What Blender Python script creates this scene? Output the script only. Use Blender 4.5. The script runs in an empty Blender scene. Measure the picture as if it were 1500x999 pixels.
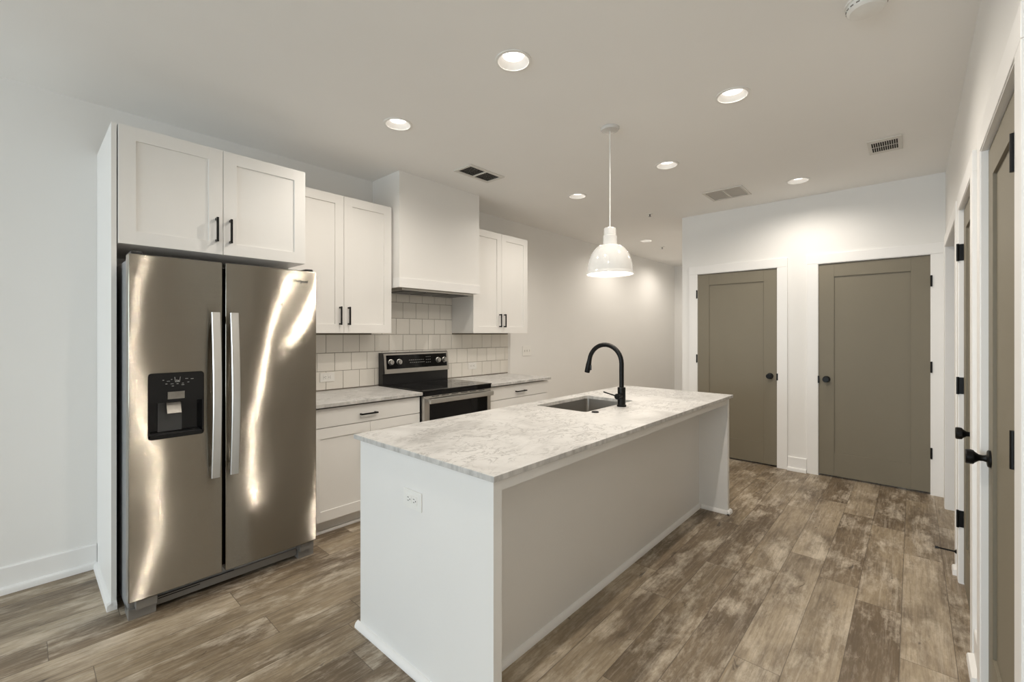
import bpy, bmesh, math, random
from mathutils import Vector, Matrix
random.seed(7)
PI = math.pi
S = bpy.context.scene
COL = S.collection

# ------------------------------------------------------------------ camera, world, light, exposure
CAM = (0.0, -3.6165, 1.3904)
cd = bpy.data.cameras.new('camera'); cam = bpy.data.objects.new('camera', cd); COL.objects.link(cam)
cam.location = CAM; cam.rotation_euler = (PI/2, 0, -0.836)
cd.sensor_width = 36; cd.lens = 649.41/1500*36; cd.shift_y = -11.23/1500; cd.shift_x = -0.0002
cd.clip_start = 0.02; cd.clip_end = 60
S.camera = cam
S.view_settings.view_transform = 'Standard'; S.view_settings.look = 'None'
S.view_settings.gamma = 1; S.view_settings.use_curve_mapping = False
S.view_settings.exposure = 0.37
S.cycles.max_bounces = 10; S.cycles.diffuse_bounces = 6; S.cycles.glossy_bounces = 5
S.cycles.use_denoising = True
W = bpy.data.worlds.new('sky'); S.world = W; W.use_nodes = True
W.node_tree.nodes['Background'].inputs[0].default_value = (0.80, 0.90, 1.0, 1)
W.node_tree.nodes['Background'].inputs[1].default_value = 1.0
DL_STRENGTH = 2.9              # glow of the downlight lenses
DL_POWER = 30.0                # each downlight's beam
DL_COLOR = (1.0, 0.92, 0.815)
PEND_POWER = 2.0
def area(name, loc, rot, sx, sy, power, color):
    d = bpy.data.lights.new(name, 'AREA'); d.shape = 'RECTANGLE'; d.size = sx; d.size_y = sy
    d.energy = power; d.color = color
    o = bpy.data.objects.new(name, d); o.location = loc; o.rotation_euler = rot; COL.objects.link(o); return o
# daylight entering through the glazed wall of the living end of the room (behind the camera, left)
area('daylight', (-6.15, -1.9, 1.25), (0, -PI/2, 0), 2.2, 3.0, 130, (0.80, 0.92, 1.0))

ZC = 2.758      # ceiling
YR = -3.823     # right wall face
XE = 5.250      # end wall face

# ------------------------------------------------------------------ node helper
class NT:
    def __init__(s, name):
        s.m = bpy.data.materials.new(name); s.m.use_nodes = True
        s.t = s.m.node_tree; s.b = s.t.nodes['Principled BSDF']
    def n(s, typ, **kw):
        x = s.t.nodes.new(typ)
        for k, v in kw.items(): setattr(x, k, v)
        return x
    def l(s, a, b): s.t.links.new(a, b)
    def sock(s, node, key, v):
        if hasattr(v, 'is_output'): s.l(v, node.inputs[key])
        else: node.inputs[key].default_value = v
    def math(s, op, a, b=0.0, c=0.0, clamp=False):
        x = s.n('ShaderNodeMath', operation=op, use_clamp=clamp)
        for i, v in enumerate((a, b, c)): s.sock(x, i, v)
        return x.outputs[0]
    def mix(s, f, a, b, blend='MIX'):
        x = s.n('ShaderNodeMix', data_type='RGBA', blend_type=blend)
        s.sock(x, 0, f); s.sock(x, 6, a); s.sock(x, 7, b); return x.outputs[2]
    def ramp(s, f, stops):
        x = s.n('ShaderNodeValToRGB'); e = x.color_ramp.elements
        while len(e) < len(stops): e.new(0.5)
        for i, (p, c) in enumerate(stops): e[i].position = p; e[i].color = c if len(c) == 4 else (*c, 1)
        s.l(f, x.inputs[0]); return x.outputs[0]
    def maprange(s, v, a, b, c=0.0, d=1.0):
        x = s.n('ShaderNodeMapRange', clamp=True); s.sock(x, 0, v)
        for i, q in enumerate((a, b, c, d)): x.inputs[i+1].default_value = q
        return x.outputs[0]
    def coord(s, sc=(1, 1, 1), rot=(0, 0, 0), loc=(0, 0, 0), kind='Object'):
        c = s.n('ShaderNodeTexCoord'); m = s.n('ShaderNodeMapping')
        m.inputs['Scale'].default_value = sc; m.inputs['Rotation'].default_value = rot; m.inputs['Location'].default_value = loc
        s.l(c.outputs[kind], m.inputs[0]); return m.outputs[0]
    def noise(s, vec, scale, detail=3, rough=0.5, dist=0.0):
        x = s.n('ShaderNodeTexNoise'); s.l(vec, x.inputs['Vector'])
        x.inputs['Scale'].default_value = scale; x.inputs['Detail'].default_value = detail
        x.inputs['Roughness'].default_value = rough; x.inputs['Distortion'].default_value = dist
        return x.outputs['Fac']
    def bump(s, h, strength=0.2, dist=0.01):
        x = s.n('ShaderNodeBump'); x.inputs['Strength'].default_value = strength; x.inputs['Distance'].default_value = dist
        s.l(h, x.inputs['Height']); s.l(x.outputs[0], s.b.inputs['Normal'])

def simple(name, col, rough=0.5, metal=0.0, spec=0.5, tex=0.03, scale=30, bump=0.0, coat=0.0):
    """plain paint / plastic / metal with a faint procedural variation"""
    q = NT(name); v = q.coord(); f = q.noise(v, scale, 2)
    lo = tuple(max(0, c*(1-tex)) for c in col) + (1,); hi = tuple(min(1, c*(1+tex)) for c in col) + (1,)
    q.l(q.mix(f, lo, hi), q.b.inputs['Base Color'])
    q.b.inputs['Roughness'].default_value = rough; q.b.inputs['Metallic'].default_value = metal
    q.b.inputs['Specular IOR Level'].default_value = spec; q.b.inputs['Coat Weight'].default_value = coat
    if bump: q.bump(q.noise(v, scale*6, 2), bump, 0.002)
    return q.m

def emit(name, col, strength):
    q = NT(name); q.b.inputs['Base Color'].default_value = (*col, 1)
    q.b.inputs['Emission Color'].default_value = (*col, 1); q.b.inputs['Emission Strength'].default_value = strength
    return q.m

M = {}
STEEL_ROUGH, STEEL_LINE, STEEL_DENT, STEEL_WAVE, STEEL_SEED = 0.105, 1.7, 0.16, 0.035, 0.0
STEEL_LO, STEEL_HI = (0.285, 0.262, 0.222, 1), (0.33, 0.305, 0.262, 1)
M['wall'] = simple('wall_paint', (0.82, 0.81, 0.79), 0.75, tex=0.012, scale=3, bump=0.03)
M['ceiling'] = simple('ceiling_paint', (0.89, 0.88, 0.86), 0.9, tex=0.012, scale=3, bump=0.03)
M['trim'] = simple('trim_paint', (0.85, 0.84, 0.825), 0.42, tex=0.01, scale=4)
M['cab'] = simple('cabinet_paint', (0.83, 0.815, 0.79), 0.40, tex=0.01, scale=5)
M['island'] = simple('island_paint', (0.82, 0.81, 0.79), 0.42, tex=0.01, scale=5)
M['cabin'] = simple('cabinet_inside', (0.16, 0.14, 0.12), 0.8)
M['door'] = simple('greige_door_paint', (0.212, 0.188, 0.140), 0.5, spec=0.3, tex=0.02, scale=4)
M['black'] = simple('matte_black_metal', (0.005, 0.005, 0.005), 0.34, 0.0, 0.22, tex=0.1)
M['blackplastic'] = simple('black_plastic', (0.012, 0.012, 0.013), 0.30)
M['blackglass'] = simple('black_glass', (0.004, 0.004, 0.0045), 0.06, 0.0, 0.3)
M['charcoal'] = simple('charcoal_plastic', (0.055, 0.055, 0.055), 0.35)
M['greyplastic'] = simple('grey_plastic', (0.205, 0.19, 0.172), 0.45)
M['sideGrey'] = simple('appliance_side_grey', (0.33, 0.335, 0.34), 0.42, 0.3)
M['gapshade'] = simple('painted_gap_shade', (0.012, 0.011, 0.010), 0.9)  # near-black put in for the shade inside gaps, slots and vent openings
M['whiteplastic'] = simple('white_plastic', (0.84, 0.83, 0.80), 0.35)
M['baffle'] = simple('baffle_white', (0.80, 0.785, 0.76), 0.5)
M['whiteenamel'] = simple('white_enamel', (0.64, 0.63, 0.61), 0.12, 0, 0.5, coat=0.4)
M['grille'] = simple('grille_paint', (0.70, 0.68, 0.64), 0.5)
M['filter'] = simple('grille_filter_grey', (0.80, 0.78, 0.75), 0.8)  # own pale grey of the square grille's slats and filter
M['steel'] = simple('satin_steel', (0.58, 0.56, 0.53), 0.28, 1.0, tex=0.04, scale=12)
M['handle'] = simple('handle_steel', (0.66, 0.65, 0.63), 0.30, 1.0, tex=0.03, scale=12)
M['paddlesteel'] = simple('dull_steel', (0.30, 0.285, 0.26), 0.42, 1.0, tex=0.25, scale=40)
M['lens'] = emit('lit_lens', (1, 0.95, 0.88), DL_STRENGTH)
M['bulb'] = emit('lit_bulb', (1, 0.88, 0.72), 12.0)
M['mark'] = simple('printed_white_mark', (0.30, 0.30, 0.29), 0.5)
M['burner'] = simple('printed_burner_ring', (0.05, 0.05, 0.052), 0.25)
M['badge'] = simple('dark_badge_ink', (0.03, 0.03, 0.03), 0.4)

def stainless():
    """horizontally brushed sheet: fine lines scatter light up and down, broad dents bend it sideways"""
    q = NT('brushed_stainless')
    v = q.coord(); sp = q.n('ShaderNodeSeparateXYZ'); q.l(v, sp.inputs[0])
    fine = q.noise(q.coord((1.5, 1, 420)), 1.0, 2)
    q.l(q.mix(fine, STEEL_LO, STEEL_HI), q.b.inputs['Base Color'])
    q.b.inputs['Metallic'].default_value = 1.0
    q.b.inputs['Roughness'].default_value = STEEL_ROUGH
    row = q.math('FLOOR', q.math('MULTIPLY', sp.outputs[2], 30000.0)); cl = q.math('FLOOR', q.math('MULTIPLY', sp.outputs[0], 20000.0))
    cv = q.n('ShaderNodeCombineXYZ'); q.l(cl, cv.inputs[0]); q.l(row, cv.inputs[1])
    wn = q.n('ShaderNodeTexWhiteNoise', noise_dimensions='2D'); q.l(cv.outputs[0], wn.inputs['Vector'])
    gz = q.math('MULTIPLY', q.math('SUBTRACT', wn.outputs[0], 0.5), STEEL_LINE)
    d1 = q.noise(q.coord((3.2, 0.0, 0.9), loc=(STEEL_SEED, 0, 0)), 1.0, 0.0)
    d2 = q.noise(q.coord((6.5, 0.0, 4.2), loc=(STEEL_SEED+4, 0, 0)), 1.0, 1.0)
    gx = q.math('ADD', q.math('MULTIPLY', q.math('SUBTRACT', d1, 0.5), STEEL_DENT), q.math('MULTIPLY', q.math('SUBTRACT', d2, 0.5), STEEL_WAVE))
    nv = q.n('ShaderNodeCombineXYZ'); q.l(gx, nv.inputs[0]); nv.inputs[1].default_value = -1.0; q.l(gz, nv.inputs[2])
    nn = q.n('ShaderNodeVectorMath', operation='NORMALIZE'); q.l(nv.outputs[0], nn.inputs[0])
    g = q.n('ShaderNodeNewGeometry'); gs = q.n('ShaderNodeSeparateXYZ'); q.l(g.outputs['Normal'], gs.inputs[0])
    front = q.math('LESS_THAN', gs.outputs[1], -0.95)       # only the flat front is a brushed, dented sheet
    mx = q.n('ShaderNodeMix', data_type='VECTOR'); q.l(front, mx.inputs[0]); q.l(g.outputs['Normal'], mx.inputs[4]); q.l(nn.outputs[0], mx.inputs[5])
    q.l(mx.outputs[1], q.b.inputs['Normal'])
    return q.m
M['stainless'] = stainless()

def steelsink():
    q = NT('sink_steel'); f = q.noise(q.coord((3, 120, 120)), 1.0, 2)
    q.l(q.mix(f, (0.40, 0.385, 0.36, 1), (0.50, 0.48, 0.45, 1)), q.b.inputs['Base Color'])
    q.b.inputs['Metallic'].default_value = 1.0; q.b.inputs['Roughness'].default_value = 0.36
    return q.m
M['sink'] = steelsink()

def marble():
    q = NT('white_marble')
    v = q.coord((1, 1, 1), (0, 0, 0.5))
    n1 = q.noise(v, 2.6, 6, 0.6, 0.9); n2 = q.noise(q.coord((1.0, 2.2, 1), (0, 0, 0.9)), 6.5, 8, 0.62, 1.0)
    vein = q.math('SUBTRACT', 1.0, q.maprange(q.math('ABSOLUTE', q.math('SUBTRACT', n2, 0.5)), 0.0, 0.03))
    vein2 = q.math('MULTIPLY', vein, q.maprange(q.noise(v, 3.4, 3, 0.5, 0.3), 0.36, 0.54))
    base = q.ramp(n1, [(0.32, (0.46, 0.45, 0.437)), (0.47, (0.60, 0.59, 0.575)), (0.58, (0.66, 0.652, 0.638))])
    c = q.mix(q.math('MULTIPLY', vein2, 0.80), base, (0.25, 0.242, 0.235, 1))
    sp = q.noise(v, 26, 4, 0.7)
    c = q.mix(q.math('MULTIPLY', q.maprange(sp, 0.54, 0.72), 0.42), c, (0.50, 0.475, 0.45, 1))
    # the raw sawn edge is greyer than the polished top
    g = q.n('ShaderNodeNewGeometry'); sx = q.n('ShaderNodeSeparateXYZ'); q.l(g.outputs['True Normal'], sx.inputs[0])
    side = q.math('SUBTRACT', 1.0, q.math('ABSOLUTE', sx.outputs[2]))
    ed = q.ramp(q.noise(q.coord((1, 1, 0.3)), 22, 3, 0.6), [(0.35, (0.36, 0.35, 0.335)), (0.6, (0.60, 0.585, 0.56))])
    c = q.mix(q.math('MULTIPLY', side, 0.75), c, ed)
    q.l(c, q.b.inputs['Base Color']); q.b.inputs['Roughness'].default_value = 0.36; q.b.inputs['Specular IOR Level'].default_value = 0.35
    return q.m
M['marble'] = marble()

def floor_mat():
    q = NT('distressed_oak_planks')
    PW, PL = 0.1785, 1.22
    tc = q.n('ShaderNodeTexCoord'); sp = q.n('ShaderNodeSeparateXYZ'); q.l(tc.outputs['Object'], sp.inputs[0])
    yy = q.math('DIVIDE', q.math('ADD', sp.outputs[1], 3.753+PW*10), PW)
    row = q.math('FLOOR', yy); fy = q.math('SUBTRACT', yy, row)
    wn = q.n('ShaderNodeTexWhiteNoise', noise_dimensions='1D'); q.l(q.math('ADD', row, 3.7), wn.inputs['W'])
    xx = q.math('ADD', q.math('DIVIDE', sp.outputs[0], PL), q.math('ADD', wn.outputs[0], 20.0))
    colm = q.math('FLOOR', xx); fx = q.math('SUBTRACT', xx, colm)
    cv = q.n('ShaderNodeCombineXYZ'); q.l(row, cv.inputs[0]); q.l(colm, cv.inputs[1])
    w2 = q.n('ShaderNodeTexWhiteNoise', noise_dimensions='2D'); q.l(cv.outputs[0], w2.inputs['Vector'])
    rid = w2.outputs[0]
    # per-plank shifted coordinates
    off = q.n('ShaderNodeVectorMath', operation='SCALE'); q.l(w2.outputs[1], off.inputs[0]); off.inputs['Scale'].default_value = 37.0
    ad = q.n('ShaderNodeVectorMath', operation='ADD'); q.l(tc.outputs['Object'], ad.inputs[0]); q.l(off.outputs[0], ad.inputs[1])
    def mp(sc):
        m = q.n('ShaderNodeMapping'); m.inputs['Scale'].default_value = sc; q.l(ad.outputs[0], m.inputs[0]); return m.outputs[0]
    base = q.ramp(rid, [(0.0, (0.190, 0.138, 0.086)), (0.35, (0.285, 0.220, 0.143)), (0.7, (0.36, 0.285, 0.193)), (1.0, (0.45, 0.368, 0.265))])
    cloud = q.noise(mp((1.9, 5.0, 1)), 1.0, 7, 0.60, 0.15)
    c = q.mix(q.maprange(cloud, 0.44, 0.66, 0.0, 0.88), base, (0.115, 0.080, 0.048, 1))
    pale = q.noise(mp((2.2, 6.0, 1)), 1.2, 12, 0.72, 0.15)
    c = q.mix(q.maprange(pale, 0.50, 0.66, 0.0, 0.88), c, (0.66, 0.575, 0.46, 1))
    streak = q.noise(mp((1.1, 26.0, 1)), 1.0, 6, 0.66, 0.35)
    c = q.mix(q.maprange(streak, 0.52, 0.72, 0.0, 0.42), c, (0.10, 0.072, 0.050, 1))
    g2 = q.noise(mp((1.6, 38.0, 1)), 1.3, 6, 0.68, 0.4)
    c = q.mix(q.maprange(g2, 0.54, 0.70, 0.0, 0.34), c, (0.62, 0.55, 0.455, 1))
    grain = q.noise(mp((4.0, 120.0, 1)), 1.0, 5, 0.7, 0.2)
    c = q.mix(q.maprange(grain, 0.50, 0.72, 0.0, 0.38), c, (0.085, 0.062, 0.043, 1))
    wear = q.noise(mp((7.0, 42.0, 1)), 1.5, 8, 0.75, 0.2)
    c = q.mix(q.maprange(wear, 0.50, 0.72, 0.0, 0.32), c, (0.64, 0.57, 0.475, 1))
    c = q.mix(q.maprange(wear, 0.50, 0.32, 0.0, 0.32), c, (0.105, 0.075, 0.050, 1))
    # knots and dark cracks
    kn = q.noise(mp((3.4, 11.0, 1)), 2.4, 3, 0.6, 0.9)
    c = q.mix(q.maprange(kn, 0.66, 0.76, 0.0, 0.80), c, (0.045, 0.030, 0.020, 1))
    ey = q.math('MINIMUM', fy, q.math('SUBTRACT', 1.0, fy)); ex = q.math('MINIMUM', fx, q.math('SUBTRACT', 1.0, fx))
    seam = q.math('MINIMUM', q.math('MULTIPLY', ey, PW), q.math('MULTIPLY', ex, PL))
    sm = q.maprange(seam, 0.0006, 0.0022, 0.0, 1.0)
    c = q.mix(q.math('MULTIPLY', q.math('SUBTRACT', 1.0, sm), 0.65), c, (0.06, 0.042, 0.03, 1))
    q.l(c, q.b.inputs['Base Color'])
    q.l(q.maprange(grain, 0.3, 0.7, 0.36, 0.52), q.b.inputs['Roughness'])
    h = q.math('ADD', q.math('MULTIPLY', sm, 0.6), q.math('MULTIPLY', grain, 0.25))
    q.bump(h, 0.25, 0.002)
    return q.m
M['floor'] = floor_mat()

def tile_mat():
    q = NT('glazed_ceramic_tile'); v = q.coord()
    f = q.noise(v, 4.0, 2)
    q.l(q.mix(f, (0.77, 0.74, 0.685, 1), (0.83, 0.80, 0.745, 1)), q.b.inputs['Base Color'])
    q.b.inputs['Roughness'].default_value = 0.14
    q.bump(q.noise(v, 11, 2), 0.35, 0.006)
    return q.m
M['tile'] = tile_mat()
M['grout'] = simple('dark_grout', (0.20, 0.17, 0.135), 0.9)

# ------------------------------------------------------------------ mesh builder
class MB:
    def __init__(s): s.bm = bmesh.new()
    def _merge(s, b):
        me = bpy.data.meshes.new('t'); b.to_mesh(me); b.free(); s.bm.from_mesh(me); bpy.data.meshes.remove(me); return s
    def box(s, x0, x1, y0, y1, z0, z1, bev=0.0, seg=2):
        x0, x1 = sorted((x0, x1)); y0, y1 = sorted((y0, y1)); z0, z1 = sorted((z0, z1))
        b = bmesh.new(); bmesh.ops.create_cube(b, size=1)
        for v in b.verts:
            v.co = Vector((x0 if v.co.x < 0 else x1, y0 if v.co.y < 0 else y1, z0 if v.co.z < 0 else z1))
        bev = min(bev, 0.45*min(x1-x0, y1-y0, z1-z0))
        if bev > 0: bmesh.ops.bevel(b, geom=b.edges[:], offset=bev, segments=seg, affect='EDGES', profile=0.5)
        return s._merge(b)
    def cyl(s, p0, p1, r0, r1=None, seg=24, caps=True):
        p0, p1 = Vector(p0), Vector(p1); r1 = r0 if r1 is None else r1; d = p1-p0
        b = bmesh.new(); bmesh.ops.create_cone(b, cap_ends=caps, segments=seg, radius1=r0, radius2=r1, depth=d.length)
        b.transform(Matrix.Translation((p0+p1)/2) @ d.to_track_quat('Z', 'Y').to_matrix().to_4x4())
        return s._merge(b)
    def lathe(s, prof, c, axis='Z', seg=32, closed=False):
        """profile of (radius, height) turned about an axis through c"""
        b = bmesh.new(); rings = []
        for r, h in prof:
            ring = []
            for k in range(seg):
                a = 2*PI*k/seg
                ring.append(b.verts.new((max(r, 1e-5)*math.cos(a), max(r, 1e-5)*math.sin(a), h)))
            rings.append(ring)
        pairs = list(zip(rings, rings[1:])) + ([(rings[-1], rings[0])] if closed else [])
        for A, B in pairs:
            for k in range(seg): b.faces.new((A[k], A[(k+1) % seg], B[(k+1) % seg], B[k]))
        if not closed:
            if prof[0][0] > 1e-4: b.faces.new(list(reversed(rings[0])))
            if prof[-1][0] > 1e-4: b.faces.new(rings[-1])
        bmesh.ops.remove_doubles(b, verts=b.verts[:], dist=2e-5)
        bmesh.ops.recalc_face_normals(b, faces=b.faces[:])
        R = {'Z': Matrix(), 'Y': Matrix.Rotation(-PI/2, 4, 'X'), '-Y': Matrix.Rotation(PI/2, 4, 'X'),
             'X': Matrix.Rotation(PI/2, 4, 'Y'), '-X': Matrix.Rotation(-PI/2, 4, 'Y')}[axis]
        b.transform(Matrix.Translation(c) @ R)
        return s._merge(b)
    def tube(s, pts, r, seg=16, rect=None):
        """round tube (or rect=(w,d) bar) along a path lying in a plane"""
        pts = [Vector(p) for p in pts]; b = bmesh.new(); rings = []
        up = None
        for i, p in enumerate(pts):
            t = (pts[min(i+1, len(pts)-1)]-pts[max(i-1, 0)]).normalized()
            if up is None:
                up = t.orthogonal().normalized()
                if rect: up = Vector((1, 0, 0)) - t*t.x; up.normalize()
            else: up = (up - t*up.dot(t)).normalized()
            side = t.cross(up); rr = r[i] if isinstance(r, (list, tuple)) else r
            if rect:
                w, d = rect; ch = min(w, d)*0.18
                sh = [(w/2-ch, d/2), (w/2, d/2-ch), (w/2, -d/2+ch), (w/2-ch, -d/2), (-w/2+ch, -d/2), (-w/2, -d/2+ch), (-w/2, d/2-ch), (-w/2+ch, d/2)]
                rings.append([b.verts.new(p+up*u+side*v) for u, v in sh])
            else:
                rings.append([b.verts.new(p+(up*math.cos(2*PI*k/seg)+side*math.sin(2*PI*k/seg))*rr) for k in range(seg)])
        n = len(rings[0])
        for A, B in zip(rings, rings[1:]):
            for k in range(n): b.faces.new((A[k], A[(k+1) % n], B[(k+1) % n], B[k]))
        b.faces.new(list(reversed(rings[0]))); b.faces.new(rings[-1])
        bmesh.ops.recalc_face_normals(b, faces=b.faces[:])
        return s._merge(b)
    def prism(s, poly, axis, a, c):
        """polygon in the two other axes extruded from a to c along axis"""
        b = bmesh.new()
        def P(u, v, w):
            return {'x': (w, u, v), 'y': (u, w, v), 'z': (u, v, w)}[axis]
        A = [b.verts.new(P(u, v, a)) for u, v in poly]; B = [b.verts.new(P(u, v, c)) for u, v in poly]
        n = len(poly)
        for k in range(n): b.faces.new((A[k], A[(k+1) % n], B[(k+1) % n], B[k]))
        b.faces.new(list(reversed(A))); b.faces.new(B)
        bmesh.ops.recalc_face_normals(b, faces=b.faces[:])
        return s._merge(b)
    def sphere(s, c, r, sc=(1, 1, 1)):
        b = bmesh.new(); bmesh.ops.create_uvsphere(b, u_segments=24, v_segments=14, radius=r)
        b.transform(Matrix.Translation(c) @ Matrix.Diagonal((*sc, 1))); return s._merge(b)

def rrect(u0, u1, v0, v1, r, n=6):
    pts = []
    for cu, cv, a0 in ((u1-r, v1-r, 0), (u0+r, v1-r, 90), (u0+r, v0+r, 180), (u1-r, v0+r, 270)):
        for k in range(n+1):
            a = math.radians(a0+90*k/n); pts.append((cu+r*math.cos(a), cv+r*math.sin(a)))
    return pts

def even_normals(o):
    m = o.modifiers.new('weighted_normals', 'WEIGHTED_NORMAL'); m.mode = 'FACE_AREA'; m.weight = 50; m.keep_sharp = True
def origin_of(o):
    v = Vector((0, 0, 0))
    while o is not None: v += o.location; o = o.parent
    return v
def obj(name, mb, mat, parent=None, loc=None):
    """link the builder's geometry (given in room coordinates) as ONE mesh object"""
    me = bpy.data.meshes.new(name)
    base = origin_of(parent) if parent else Vector((0, 0, 0))
    here = Vector(loc) if loc is not None else base
    mb.bm.transform(Matrix.Translation(-here))
    mb.bm.to_mesh(me); mb.bm.free()
    for p in me.polygons: p.use_smooth = True
    me.set_sharp_from_angle(angle=math.radians(32))
    me.materials.append(M[mat])
    o = bpy.data.objects.new(name, me); o.location = here-base; COL.objects.link(o); even_normals(o)
    if parent: o.parent = parent
    return o
def tag(o, label, cat, group=None):
    o['label'] = label; o['category'] = cat
    if group: o['group'] = group
    return o
def thing(name, loc, label, cat, group=None):
    o = bpy.data.objects.new(name, None); o.location = loc; o.empty_display_size = 0.1; COL.objects.link(o)
    return tag(o, label, cat, group)
def struct(name, mb, mat, loc=None):
    o = obj(name, mb, mat, loc=loc); o['kind'] = 'structure'; return o
def cut(o, cutters):
    """subtract the cutter builders from o"""
    o.modifiers.clear()
    for mb in cutters:
        me = bpy.data.meshes.new('cut'); mb.bm.to_mesh(me); mb.bm.free()
        c = bpy.data.objects.new('cut', me); COL.objects.link(c)
        md = o.modifiers.new('b', 'BOOLEAN'); md.object = c; md.operation = 'DIFFERENCE'; md.solver = 'EXACT'
        c.location = (0, 0, 0)
        bpy.context.view_layer.update()
        ev = o.evaluated_get(bpy.context.evaluated_depsgraph_get())
        nm = bpy.data.meshes.new_from_object(ev); old = o.data; nm.name = old.name
        o.modifiers.clear(); o.data = nm
        bpy.data.objects.remove(c); bpy.data.meshes.remove(me); bpy.data.meshes.remove(old)
        for p in o.data.polygons: p.use_smooth = True
        o.data.set_sharp_from_angle(angle=math.radians(32))
    even_normals(o)
    return o
def copy_tree(o, parent=None):
    c = o.copy(); COL.objects.link(c); c.parent = parent
    for ch in list(o.children): copy_tree(ch, c)
    return c

# ================================================================== the room
XB, XH = -6.0, 8.95          # rear (glazed) wall and far end of the hall
struct('floor', MB().box(XB-0.1, XH+0.1, -5.4, 0.1, -0.12, 0), 'floor')
LIGHTS = [  # x, y, label
    (1.655, -2.129, 'largest lit recessed ceiling downlight, over the near end of the marble island'),
    (2.739, -2.848, 'lit recessed downlight above the bare floor right of the island, below the smoke alarm'),
    (1.649, -1.121, 'lit recessed downlight in the ceiling in front of the tall cabinets beside the refrigerator'),
    (3.514, -2.135, 'lit recessed downlight just right of the pendant cord, before the square grey grille'),
    (4.662, -2.854, 'lit recessed downlight close to the wall with two greige doors'),
    (3.711, -1.140, 'lit recessed downlight just left of the pendant cord, above the sink side'),
    (6.180, -0.696, 'smallest lit recessed downlight, far off in the hallway ceiling by the sprinklers'),
    (7.750, -0.700, 'recessed downlight deep in the hallway, hidden behind the wall corner'),
    (0.720, -2.850, 'recessed downlight overhead, outside the picture, mirrored in the refrigerator doors'),
]
ceil = struct('ceiling', MB().box(XB-0.1, XH+0.1, -5.4, 0.1, ZC, ZC+0.14), 'ceiling')
for x, y, _ in LIGHTS: cut(ceil, [MB().cyl((x, y, ZC-0.05), (x, y, ZC+0.075), 0.083, seg=40)])
struct('wall_back', MB().box(XB-0.1, XH+0.1, 0, 0.1, 0, ZC), 'wall')
# right wall with three openings (x ranges), head height
HEAD = 2.078
OP = {'far': (3.770, 4.900), 'mid': (2.795, 3.500), 'near': (1.650, 2.423)}
w = MB(); T = 0.12
xs = [XB-0.1, 1.650, 2.423, 2.795, 3.500, 3.770, 4.900, XE+0.12]
for k in (0, 2, 4, 6): w.box(xs[k], xs[k+1], YR-T, YR, 0, ZC)
for k in (1, 3, 5): w.box(xs[k], xs[k+1], YR-T, YR, HEAD, ZC)
struct('wall_right', w, 'wall')
# end wall with two doors
EY0 = -1.589
D1 = (-1.766, -2.578); D2 = (-2.925, -3.733)
w = MB()
for a, b in ((EY0, D1[0]), (D1[1], D2[0]), (D2[1], YR)): w.box(XE, XE+0.12, b, a, 0, ZC)
for a, b in (D1, D2): w.box(XE, XE+0.12, b, a, 2.072, ZC)
struct('wall_end', w, 'wall')
struct('wall_hall', MB().box(XE+0.12, XH, EY0-0.12, EY0, 0, ZC), 'wall')
w = MB(); w.box(XH, XH+0.1, EY0-0.12, 0, 0, ZC)
struct('wall_hall_end', w, 'wall')
# unseen walls behind the cased opening, added to block light
w = MB(); w.box(3.45, 3.55, -5.3, YR-T, 0, ZC); w.box(5.10, 5.20, -5.3, YR-T, 0, ZC); w.box(3.45, 5.2, -5.4, -5.3, 0, ZC)
struct('wall_light_block', w, 'wall')
# unseen backing wall added behind the closed end doors to keep daylight out
struct('wall_door_backing', MB().box(XE+0.6, XE+0.7, YR-T, EY0-0.12, 0, ZC), 'wall')
# rear wall with the glazed doors that let the daylight in
w = MB(); WY0, WY1 = -0.35, -3.45
w.box(XB-0.1, XB, WY0, 0, 0, ZC); w.box(XB-0.1, XB, YR-T, WY1, 0, ZC); w.box(XB-0.1, XB, WY1, WY0, 2.35, ZC); w.box(XB-0.1, XB, WY1, WY0, 0, 0.15)
struct('wall_rear', w, 'wall')
w = MB()
for y in (WY0-0.04, (WY0+WY1)/2, WY1+0.04): w.box(XB-0.08, XB-0.02, y-0.04, y+0.04, 0.15, 2.35)
w.box(XB-0.08, XB-0.02, WY1, WY0, 2.27, 2.35); w.box(XB-0.08, XB-0.02, WY1, WY0, 0.15, 0.23)
win = struct('window_1', w, 'trim')

# casings, jambs, baseboards
def casing_y(name, x0, x1, right_clip=None):
    """casing and jamb of an opening in the right wall (facing +Y)"""
    f = YR+0.020; cw = 0.09
    m = MB()
    m.box(x0-cw, x0, YR, f, 0, HEAD, 0.003); m.box(x1, x1+cw, YR, f, 0, HEAD, 0.003)
    m.box(x0-cw, x1+cw, YR, f, HEAD, HEAD+cw, 0.003)
    m.box(x0, x0+0.004, YR-T, f-0.004, 0, HEAD-0.004); m.box(x1-0.004, x1, YR-T, f-0.004, 0, HEAD-0.004)
    m.box(x0, x1, YR-T, f-0.004, HEAD-0.004, HEAD)
    return struct(name, m, 'trim')
casing_y('trim_1', *OP['near']); casing_y('trim_2', *OP['mid']); casing_y('trim_3', *OP['far'])
def casing_x(name, ya, yb, lo_w=0.09):
    f = XE-0.018; cw = 0.09; z = 2.072; m = MB()
    m.box(f, XE, ya, ya+cw, 0, z, 0.003); m.box(f, XE, yb-lo_w, yb, 0, z, 0.003)
    m.box(f, XE, yb-lo_w, ya+cw, z, z+cw, 0.003)
    m.box(f+0.004, XE+0.12, ya-0.004, ya, 0, z-0.004); m.box(f+0.004, XE+0.12, yb, yb+0.004, 0, z-0.004); m.box(f+0.004, XE+0.12, yb, ya, z-0.004, z)
    return struct(name, m, 'trim')
casing_x('trim_4', *D1); casing_x('trim_5', *D2, lo_w=0.086)

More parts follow.
